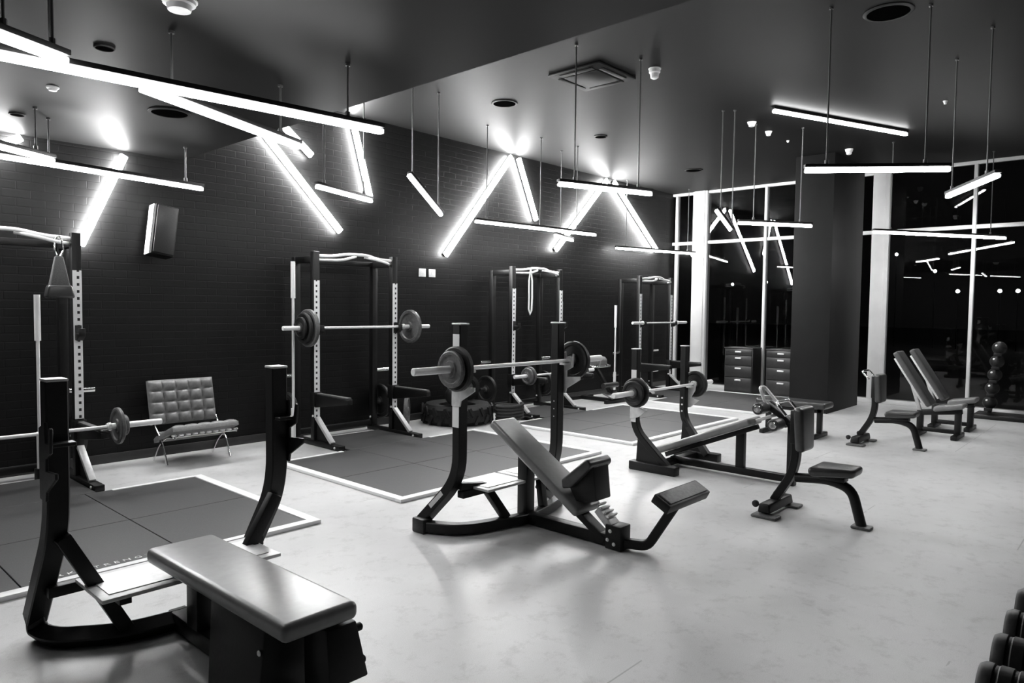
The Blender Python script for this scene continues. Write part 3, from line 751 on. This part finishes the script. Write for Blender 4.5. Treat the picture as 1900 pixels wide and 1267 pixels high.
# ================================================================== SEATS WITH UPRIGHT PADS
def shoulder_seat(loc, label):
    t = thing('shoulder_press_seat', label, 'bench', loc, group='upright shoulder press seats')
    bm = nb(); sqtube(bm, [(0, .10, .09), (0, -.06, .36), (0, -.045, .80)], .06, .07, .16, (1, 0, 0)); obj('back_post', bm, 'steel', t)
    bm = nb(); tube(bm, [(0, -.06, .29), (0, -.30, .315), (0, -.46, .27), (0, -.53, .02)], .036, .16); obj('front_leg', bm, 'steel', t)
    bm = nb(); bb(bm, -.05, .05, -.60, -.47, 0, .022, .008); obj('foot_pad', bm, 'iron', t)
    bm = nb(); hexa(bm, [(-.23, .04, .03), (.23, .04, .03), (.23, .14, .03), (-.23, .14, .03), (-.22, .05, .10), (.22, .05, .10), (.22, .13, .10), (-.22, .13, .10)], .012, 3); obj('cross_foot', bm, 'steel', t)
    for s in (-1, 1):
        bm = nb(); bb(bm, s*.22-.06, s*.22+.06, -.02, .17, 0, .022, .009); obj('foot_pad', bm, 'iron', t)
        bm = nb(); lathe(bm, [(-.012, 0), (-.012, .02), (-.008, .026), (.008, .026), (.012, .02), (.012, 0)], (s*.20, .165, .085), (1, 0, 0), 18); obj('wheel', bm, 'rubber', t)
    bm = nb(); hexa(bm, [(-.12, -.15, .50), (.12, -.15, .50), (.10, -.075, .50), (-.10, -.075, .50), (-.135, -.14, .835), (.135, -.14, .835), (.12, -.06, .835), (-.12, -.06, .835)], .03, 5); obj('backrest', bm, 'pad_dark', t)
    bm = nb(); bb(bm, -.05, .05, -.075, -.02, .55, .80, .006); obj('back_plate', bm, 'steel', t)
    bm = nb(); hexa(bm, [(-.10, -.50, .365), (.10, -.50, .365), (.16, -.20, .345), (-.16, -.20, .345), (-.10, -.51, .435), (.10, -.51, .435), (.165, -.19, .415), (-.165, -.19, .415)], .03, 5); obj('seat', bm, 'pad_dark', t)
    bm = nb(); bb(bm, -.05, .05, -.42, -.24, .315, .35, .005); obj('seat_plate', bm, 'steel', t)
    bm = nb(); tube(bm, [(-.13, -.02, .77), (-.13, .06, .86), (.13, .06, .86), (.13, -.02, .77)], .012, .04); obj('rear_handle', bm, 'chrome', t)
    return t
s1 = shoulder_seat((5.39, 2.05, 0), 'upright shoulder press seat standing before the decline bench, with a rounded seat')
dup(s1, (8.93, 2.47, 0), 'upright shoulder press seat farther back, left of the two tilted benches')

# ================================================================== ADJUSTABLE BENCHES
def adjustable_bench(loc, label):
    t = thing('adjustable_bench', label, 'bench', loc, group='adjustable benches by the window')
    a, b = V((0, .06, .40)), V((0, .47, 1.06))
    ax = (b-a).normalized(); n = V((0, -ax.z, ax.y)); 
    bm = nb(); P = []
    for dz in (-.075, 0): P += [a+n*dz+V((-.14, 0, 0)), b+n*dz+V((-.14, 0, 0)), b+n*dz+V((.14, 0, 0)), a+n*dz+V((.14, 0, 0))]
    hexa(bm, P, .026, 5); obj('backrest', bm, 'pad_mid', t)
    bm = nb(); q = -n*.105
    beam(bm, a+q+ax*.05, b+q-ax*.06, .06, .03, n)
    for k in range(12): 
        c = a+q+ax*(.1+.052*k)-n*.02*-1; beam(bm, c+V((-.035, 0, 0)), c+V((.035, 0, 0)), .016, .03, n, .002)
    obj('notched_rail', bm, 'plate_steel', t, label='pale notched rail')
    bm = nb(); hexa(bm, [(-.13, -.27, .375), (.13, -.27, .375), (.14, .05, .315), (-.14, .05, .315), (-.13, -.28, .445), (.13, -.28, .445), (.14, .05, .385), (-.14, .05, .385)], .026, 4); obj('seat', bm, 'pad', t, label='grey vinyl seat')
    bm = nb(); beam(bm, (0, -.24, .34), (0, .20, .285), .07, .07); obj('seat_rail', bm, 'steel', t)
    bm = nb(); bb(bm, -.035, .035, -.235, -.165, .05, .33, .006); obj('front_leg', bm, 'steel', t)
    bm = nb(); bb(bm, -.035, .035, .18, .25, .05, .31, .006); obj('rear_leg', bm, 'steel', t)
    bm = nb(); bb(bm, -.03, .03, -.2, .22, .05, .10, .006); obj('lower_rail', bm, 'steel', t)
    for y in (-.20, .215):
        bm = nb(); bb(bm, -.24, .24, y-.035, y+.035, 0, .055, .01); obj('cross_foot', bm, 'steel', t)
    bm = nb(); beam(bm, (0, .22, .30), (0, .36, .76), .04, .04, (0, 1, 0)); obj('prop', bm, 'grey_steel', t)
    return t
a1 = adjustable_bench((10.14, 1.99, 0), 'nearer adjustable bench with its backrest raised, before the right window')
dup(a1, (10.98, 2.00, 0), 'farther adjustable bench with its backrest raised, closest to the right window')
# low flat bench behind the shoulder seat
t = thing('flat_bench', 'low black flat bench in front of the black pillar', 'bench', (8.95, 3.36, 0))
bm = nb(); box(bm, (0, 0, .40), (.34, .86, .08), .03, 5); obj('pad', bm, 'pad_dark', t)
for y in (-.32, .32):
    bm = nb(); bb(bm, -.03, .03, y-.03, y+.03, .05, .355, .006); obj('leg', bm, 'steel', t)
    bm = nb(); bb(bm, -.22, .22, y-.03, y+.03, 0, .052, .01); obj('cross_foot', bm, 'steel', t)
bm = nb(); bb(bm, -.03, .03, -.36, .36, .30, .358, .006); obj('rail', bm, 'steel', t)

# ================================================================== TUFTED CHAIR
def tufted(w, h, th, nx, nz, depth=.022):
    """a cushion in the local X-Z plane, facing -Y, with buttoned squares"""
    bm = nb(); N = 8
    gx, gz = nx*N, nz*N
    grid = []
    for j in range(gz+1):
        row = []
        for i in range(gx+1):
            u, v = i/N, j/N
            fu = abs(math.sin(PI*u)); fv = abs(math.sin(PI*v))
            d = depth*(min(fu, 1)**.45*min(fv, 1)**.45)
            edge = min(i, gx-i, j, gz-j)/N
            e = -.02*(1-min(1, edge*2.2))**2
            row.append(bm.verts.new((-w/2+w*i/gx, -th/2-d-e, h*j/gz)))
        grid.append(row)
    fs = []
    for j in range(gz):
        for i in range(gx):
            fs.append(bm.faces.new([grid[j][i], grid[j][i+1], grid[j+1][i+1], grid[j+1][i]]))
    per = [grid[0][i] for i in range(gx)]+[grid[j][gx] for j in range(gz)]+[grid[gz][i] for i in range(gx, 0, -1)]+[grid[j][0] for j in range(gz, 0, -1)]
    bk = [bm.verts.new((p.co.x, th/2, p.co.z)) for p in per]
    for i in range(len(per)):
        j = (i+1) % len(per)
        fs.append(bm.faces.new([per[j], per[i], bk[i], bk[j]]))
    fs.append(bm.faces.new(bk))
    bmesh.ops.recalc_face_normals(bm, faces=fs)
    return bm
t = thing('lounge_chair', 'low lounge chair with buttoned grey leather, against the brick wall', 'chair', (3.03, 7.02, 0))
o = obj('back_cushion', tufted(.64, .44, .07, 5, 4, .032), 'leather', t, 60); o.location = (0, .24, .36); o.rotation_euler = (math.radians(-13), 0, 0)
o = obj('seat_cushion', tufted(.64, .48, .06, 5, 4, .012), 'leather', t, 60); o.location = (0, -.26, .385); o.rotation_euler = (math.radians(-110), 0, 0)
bm = nb()
for i in range(10):
    x = -.30+.6*i/9; box(bm, (x, -.24, .315), (.038, .03, .016), .003, 1)
obj('strap_ends', bm, 'bright', t)
for s in (-1, 1):
    bm = nb(); sweep(bm, fillet([(s*.31, .36, .76), (s*.31, .26, .40), (s*.31, .0, .20), (s*.31, -.10, .012)], .25, 8), rect_prof(.012, .034, .003), (0, 1, 0)); obj('leg', bm, 'chrome', t)
    bm = nb(); sweep(bm, fillet([(s*.295, -.27, .305), (s*.295, -.05, .29), (s*.295, .14, .18), (s*.295, .27, .012)], .25, 8), rect_prof(.012, .034, .003), (0, 0, 1)); obj('leg', bm, 'chrome', t)
for y in (-.22, .12):
    bm = nb(); cyl(bm, (-.31, y, .298), (.31, y, .298), .010, 10); obj('cross_rail', bm, 'chrome', t)

# ================================================================== THINGS ON THE BRICK WALL
t = thing('wall_speaker', 'black box speaker tilted on the brick wall under a slanting tube', 'speaker', (2.82, 7.33, 2.02), (math.radians(-6), math.radians(9), 0))
bm = nb(); bb(bm, -.11, .11, -.10, .08, 0, .50, .008); obj('cabinet', bm, 'black_plastic', t)
bm = nb(); bb(bm, -.095, .095, -.112, -.099, .015, .485, .004); obj('grille', bm, 'rubber', t)
bm = nb(); bb(bm, -.118, -.109, -.06, .05, .0, .50, .002, 1); obj('lit_side_sheet', bm, 'white_paint', t, label='pale sheet standing in for tube light on the side')  # added white sheet, paints the wall tube's light onto the speaker's left side
bm = nb(); bb(bm, -.04, .04, .07, .17, .2, .3, .004); obj('wall_bracket', bm, 'steel_matte', t)
for x, lb in ((6.355, 'left white wall switch plate by the second rack'), (6.53, 'right white wall switch plate by the second rack')):
    t = thing('switch_plate', lb, 'switch', (x, Y1, 2.02), group='switch plates on the brick wall')
    bm = nb(); bb(bm, -.06, .06, -.012, 0, -.055, .055, .003); obj('plate', bm, 'white_plastic', t)
    bm = nb(); bb(bm, -.018, .018, -.017, -.011, -.02, .02, .002); obj('rocker', bm, 'white_plastic', t)

# ================================================================== HEAP BETWEEN THE RACKS
t = thing('tractor_tyre', 'large black tractor tyre lying flat between two racks', 'tyre', (6.55, 6.98, 0))
bm = nb(); lathe(bm, [(.02, .25), (.0, .30), (.0, .42), (.05, .47), (.21, .47), (.26, .42), (.26, .30), (.24, .25)], (0, 0, 0), (0, 0, 1), 48, closed=True); ty = obj('carcass', bm, 'tyre', t)
bm = nb()
for k in range(36):
    a = 2*PI*k/36; R = Matrix.Rotation(a, 3, 'Z')
    box(bm, R @ V((.475, 0, .13+.055*(1 if k % 2 else -1))), (.03, .045, .13), .006, 1, R @ Matrix.Rotation(.5 if k % 2 else -.5, 3, 'X'))
obj('tread', bm, 'tyre', t)
t = thing('slam_ball', 'black slam ball resting on the tractor tyre', 'ball', (6.32, 6.78, .26))
bm = nb(); ball(bm, (0, 0, .135), .135); obj('shell', bm, 'rubber', t)
bm = nb(); lathe(bm, [(0, 0), (0, .012), (.003, 0)], (0, -.134, .135), (0, -1, 0), 12); obj('valve', bm, 'black_plastic', t)
t = thing('small_tyre', 'small tyre standing on the tractor tyre against the wall', 'tyre', (6.86, 7.13, .26), (0, 0, math.radians(-35)))
bm = nb(); lathe(bm, [(-.05, .09), (-.065, .13), (-.05, .18), (.05, .18), (.065, .13), (.05, .09)], (0, 0, .18), (0, 1, 0), 36, closed=True); obj('carcass', bm, 'tyre', t)
bm = nb(); lathe(bm, [(-.03, .02), (-.03, .092), (.03, .092), (.03, .02)], (0, 0, .18), (0, 1, 0), 24, closed=True); obj('hub', bm, 'iron', t)
t = plate((5.79, 7.12, .205), .205, .05, 'grey faced plate standing on the floor left of the tractor tyre', 'iron', axis=(.7, -.7, 0))
t = thing('battle_rope', 'coiled dark battle rope on the floor before the tractor tyre', 'rope', (7.10, 6.52, 0))
bm = nb(); pts = []
for i in range(150):
    a = 2*PI*i/30; pts.append((.20*math.cos(a), (.16*math.sin(a)), .022+.043*i/30))
sweep(bm, pts, round_prof(.021, 10)); obj('coil', bm, 'rope', t)
bm = nb(); tube(bm, [(.2, 0, .022), (.26, -.09, .024), (.22, -.2, .024)], .024, .05); obj('handle_sleeve', bm, 'black_plastic', t)

# back extension bench
t = thing('back_extension_bench', 'black back extension bench with pale roller, right of the third rack', 'bench', (9.80, 6.95, 0))
bm = nb(); bb(bm, -.05, .05, -.35, .38, 0, .06, .008); obj('base_rail', bm, 'steel', t)
for y in (-.34, .36):
    bm = nb(); bb(bm, -.30, .30, y-.03, y+.03, 0, .06, .008); obj('cross_foot', bm, 'steel', t)
bm = nb(); sqtube(bm, [(0, -.3, .05), (0, -.05, .40), (0, .10, .58)], .06, .06, .2, (1, 0, 0)); obj('post', bm, 'steel', t)
for s in (-1, 1):
    bm = nb(); lathe(bm, [(0, 0), (0, .07), (.012, .085), (.20, .085), (.212, .07), (.212, 0)], (s*.04, .10, .65), (s, 0, 0), 24); obj('thigh_pad', bm, 'leather', t, label='grey round thigh pad')
bm = nb(); tube(bm, [(-.24, .1, .62), (-.24, -.06, .58), (.24, -.06, .58), (.24, .1, .62)], .014, .04); obj('handle', bm, 'chrome', t)
bm = nb(); cyl(bm, (-.2, -.22, .28), (.2, -.22, .28), .045, 20); obj('ankle_roller', bm, 'pad_dark', t)
bm = nb(); box(bm, (0, -.30, .12), (.4, .2, .02), .004, 2, Matrix.Rotation(.35, 3, 'X')); obj('foot_plate', bm, 'iron', t)

# ================================================================== DRAWER CABINETS
def cabinet(yc, label):
    t = thing('drawer_cabinet', label, 'cabinet', (12.60, yc, 0), group='drawer cabinets by the window')
    w, d, h = .55, .38, .84
    bm = nb(); bb(bm, 0, d, -w/2, w/2, 0, h, .005); obj('body', bm, 'cab', t)
    bm = nb(); bb(bm, -.02, d+.005, -w/2-.005, w/2+.005, h, h+.018, .005); obj('top', bm, 'cab', t)
    zs = [.03, .30, .52, .71, .83]
    for a, b in zip(zs[:-1], zs[1:]):
        bm = nb(); bb(bm, -.018, 0, -w/2+.015, w/2-.015, a+.006, b-.006, .004); dr = obj('drawer', bm, 'cab', t)
        z = b-.05
        bm = nb(); bb(bm, -.034, -.016, -.06, .06, z-.014, z+.014, .006, 3); obj('cup_handle', bm, 'bright', dr, label='bright cup handle')
    return t
cabinet(5.78, 'left black drawer cabinet under the window, with bright handles')
cabinet(4.98, 'right black drawer cabinet, partly behind the black pillar')

# ================================================================== MEDICINE BALL RACK
t = thing('medicine_ball_rack', 'black medicine ball rack at the right edge, before the window', 'rack', (12.55, 1.50, 0))
bm = nb(); bb(bm, -.28, .28, -.52, .50, 0, .06, .01); obj('base', bm, 'steel', t)
ZB = [.215, .43, .63, .83, 1.03]
for y0, yt in ((.34, .22), (-.34, -.28)):
    bm = nb(); beam(bm, (.14, y0, .05), (.14, yt, 1.12), .05, .05, (1, 0, 0)); p = obj('post', bm, 'steel', t)
    for z in ZB:
        f = (z-.05)/1.07; y = y0+(yt-y0)*f
        bm = nb(); beam(bm, (.13, y, z-.095), (-.14, y, z-.095), .03, .02); bb(bm, -.15, -.135, y-.05, y+.05, z-.105, z-.06, .003); obj('ball_cradle', bm, 'steel', p)
rank = ['bottom', 'second lowest', 'middle', 'second highest', 'top']
for si, (y0, yt, side) in enumerate(((.34, .22, 'left'), (-.34, -.28, 'right'))):
    for i, z in enumerate(ZB):
        f = (z-.05)/1.07; y = 1.5+y0+(yt-y0)*f
        if 13.1*0+y < 1.36: continue
        b = thing('medicine_ball', '%s dark medicine ball in the %s column of the ball rack' % (rank[i], side), 'ball', (12.55-.0, y, z-.085), group='medicine balls on the rack')
        bm = nb(); ball(bm, (0, 0, .095), .095); obj('shell', bm, 'rubber', b)
        bm = nb(); lathe(bm, [(0, 0), (0, .016), (.004, .014), (.005, 0)], (-.080, .03, .095+.04), (-.82, .3, .42), 12); obj('valve', bm, 'bright', b)

# ================================================================== DUMBBELLS AND THEIR RACK, lower right
t = thing('dumbbell_rack', 'dark rack rail under the row of dumbbells at lower right', 'rack', (3.2, .10, 0))
for y, z in ((.17, .53), (.00, .53)):
    bm = nb(); bb(bm, -1.75, 1.75, y-.025, y+.025, z-.03, z, .005); obj('saddle_rail', bm, 'steel', t)
for x in (-1.65, 0, 1.65):
    bm = nb(); bb(bm, x-.035, x+.035, -.12, .19, .44, .50, .005); bb(bm, x-.035, x+.035, -.02, .05, .05, .46, .005); obj('leg', bm, 'steel', t)
    bm = nb(); bb(bm, x-.04, x+.04, -.30, .22, 0, .055, .008); obj('foot', bm, 'steel', t)
def dumbbell(x, label, r=.078):
    t = thing('dumbbell', label, 'dumbbell', (x, .085, .5305), group='dumbbells on the near rack')
    for s in (-1, 1):
        bm = nb(); lathe(bm, [(0, 0), (0, .9*r), (.012, r), (.030, r), (.034, r*.95), (.040, r*.95), (.044, r), (.070, r), (.074, r*.95), (.080, r*.95), (.084, r), (.132, r), (.142, .9*r), (.142, 0)],
                         (0, s*.212, r), (0, -s, 0), 30); obj('head', bm, 'rubber', t)
        bm = nb(); lathe(bm, [(0, 0), (0, .035), (.003, .033), (.004, 0)], (0, s*.212, r), (0, s, 0), 18); obj('end_cap', bm, 'iron', t)
    bm = nb(); lathe(bm, [(0, .016), (.03, .017), (.07, .0185), (.11, .017), (.14, .016)], (0, -.07, r), (0, 1, 0), 16); obj('handle', bm, 'chrome', t)
    return t
names = ['nearest', 'second nearest', 'third nearest', 'fourth nearest', 'fifth nearest', 'sixth nearest', 'seventh nearest', 'eighth nearest']
for i in range(8):
    dumbbell(2.06+.213*i, '%s dumbbell of the row at the lower right edge' % names[i])

# ================================================================== CEILING FITTINGS
def ceiling_speaker(x, y, z, r, label):
    t = thing('ceiling_speaker', label, 'speaker', (x, y, z), group='round fittings set in the ceilings')
    bm = nb(); lathe(bm, [(0, r*.86), (0, r), (.006, r*1.02), (.012, r*.98), (.014, r*.86)], (0, 0, 0), (0, 0, -1), 40, closed=True); obj('rim', bm, 'low_ceiling', t)
    bm = nb(); lathe(bm, [(0.001, 0), (0.001, r*.86), (.009, r*.86), (.013, r*.5), (.014, 0)], (0, 0, 0), (0, 0, -1), 40); obj('grille', bm, 'grille', t)
ceiling_speaker(2.29, 5.70, LO, .15, 'large round speaker in the lowered ceiling near the wall tube pool')
ceiling_speaker(6.06, 5.70, HI, .15, 'large round speaker in the high ceiling above the tall wall V')
ceiling_speaker(1.47, 4.56, LO, .055, 'small round fitting in the lowered ceiling above the nearest tube')
ceiling_speaker(1.52, 6.68, LO, .055, 'small round fitting in the lowered ceiling over the left rack')
ceiling_speaker(8.07, 5.77, HI, .09, 'small dark round fitting in the high ceiling above the second wall V')
ceiling_speaker(11.0, 5.93, HI, .15, 'round speaker in the high ceiling near the window corner')
ceiling_speaker(6.20, 1.68, HI, .18, 'round speaker in the dark high ceiling at upper right')
def detector(x, y, z, r, label, tall=.05):
    t = thing('smoke_detector', label, 'detector', (x, y, z), group='white ceiling detectors')
    bm = nb(); lathe(bm, [(0, 0), (0, r), (tall*.4, r), (tall*.5, r*.8), (tall*.9, r*.7), (tall, r*.4), (tall, 0)], (0, 0, 0), (0, 0, -1), 24); obj('cover', bm, 'white_plastic', t)
    bm = nb(); lathe(bm, [(0, r*1.0), (0, r*1.12), (.008, r*1.12), (.008, r*1.0)], (0, 0, 0), (0, 0, -1), 24, closed=True); obj('base_ring', bm, 'white_plastic', t)
detector(6.16, 3.77, HI, .055, 'white detector in the high ceiling, right of the cassette unit', .10)
detector(8.68, 3.89, HI, .05, 'left detector of the white pair beside the lone bright tube', .06)
detector(9.27, 3.92, HI, .04, 'right detector of the white pair beside the lone bright tube', .06)
detector(9.93, 3.92, HI, .018, 'tiny white sensor beyond the white detector pair', .03)
detector(11.02, 3.45, HI, .05, 'white detector just above the black pillar', .08)
detector(9.19, 1.87, HI, .022, 'tiny white sensor alone in the dark ceiling at upper right', .04)
detector(4.88, 5.69, HI, .045, 'small white detector in the high ceiling near the tilted tube', .03)
detector(1.50, 5.67, LO, .035, 'small white sensor in the lowered ceiling over the left rack', .03)
detector(1.49, 3.58, LO, .075, 'white dome detector at the top edge, in the lowered ceiling', .06)
t = thing('air_conditioner', 'square flush air conditioning cassette in the high ceiling', 'air conditioner', (5.93, 4.36, HI))
bm = nb(); bb(bm, -.32, .32, -.32, .32, -.03, 0, .010); obj('frame', bm, 'ceiling', t)
bm = nb(); bb(bm, -.20, .20, -.20, .20, -.042, -.031, .006); obj('grille', bm, 'ceiling', t)
for s in (-1, 1):
    bm = nb(); bb(bm, s*.255-.028, s*.255+.028, -.20, .20, -.040, -.031, .004); obj('louvre', bm, 'low_ceiling', t)
    bm = nb(); bb(bm, -.20, .20, s*.255-.028, s*.255+.028, -.040, -.031, .004); obj('louvre', bm, 'low_ceiling', t)

# ================================================================== LAMPS OUTSIDE IN THE DARK
for i, (x, y, z, r, lb) in enumerate(((40, 18.85, 3.1, .075, 'distant lamp outside, left of the pair in the left window'), (40, 16.8, 3.2, .08, 'distant lamp outside, right of the pair in the left window'),
        (40, 10.05, 4.5, .075, 'highest distant lamp outside the right window, beside its white column'), (40, 8.3, 3.6, .075, 'distant lamp outside between the column and the thin bar'),
        (40, 7.3, 2.6, .085, 'distant lamp outside, low and left of the thin window bar'),
        (40, 5.6, 2.6, .085, 'distant lamp outside, right of the thin window bar'), (40, 4.9, 2.6, .085, 'distant lamp outside nearest the right edge'))):
    t = thing('street_lamp', lb, 'street lamp', (x, y, -.2), group='street lamps in the night outside')
    bm = nb(); cyl(bm, (0, 0, 0), (0, 0, z+.2-r), .02, 8); obj('post', bm, 'mast', t)
    bm = nb(); ball(bm, (0, 0, z+.2), r, 14, 8); obj('globe', bm, 'lamp_far', t)
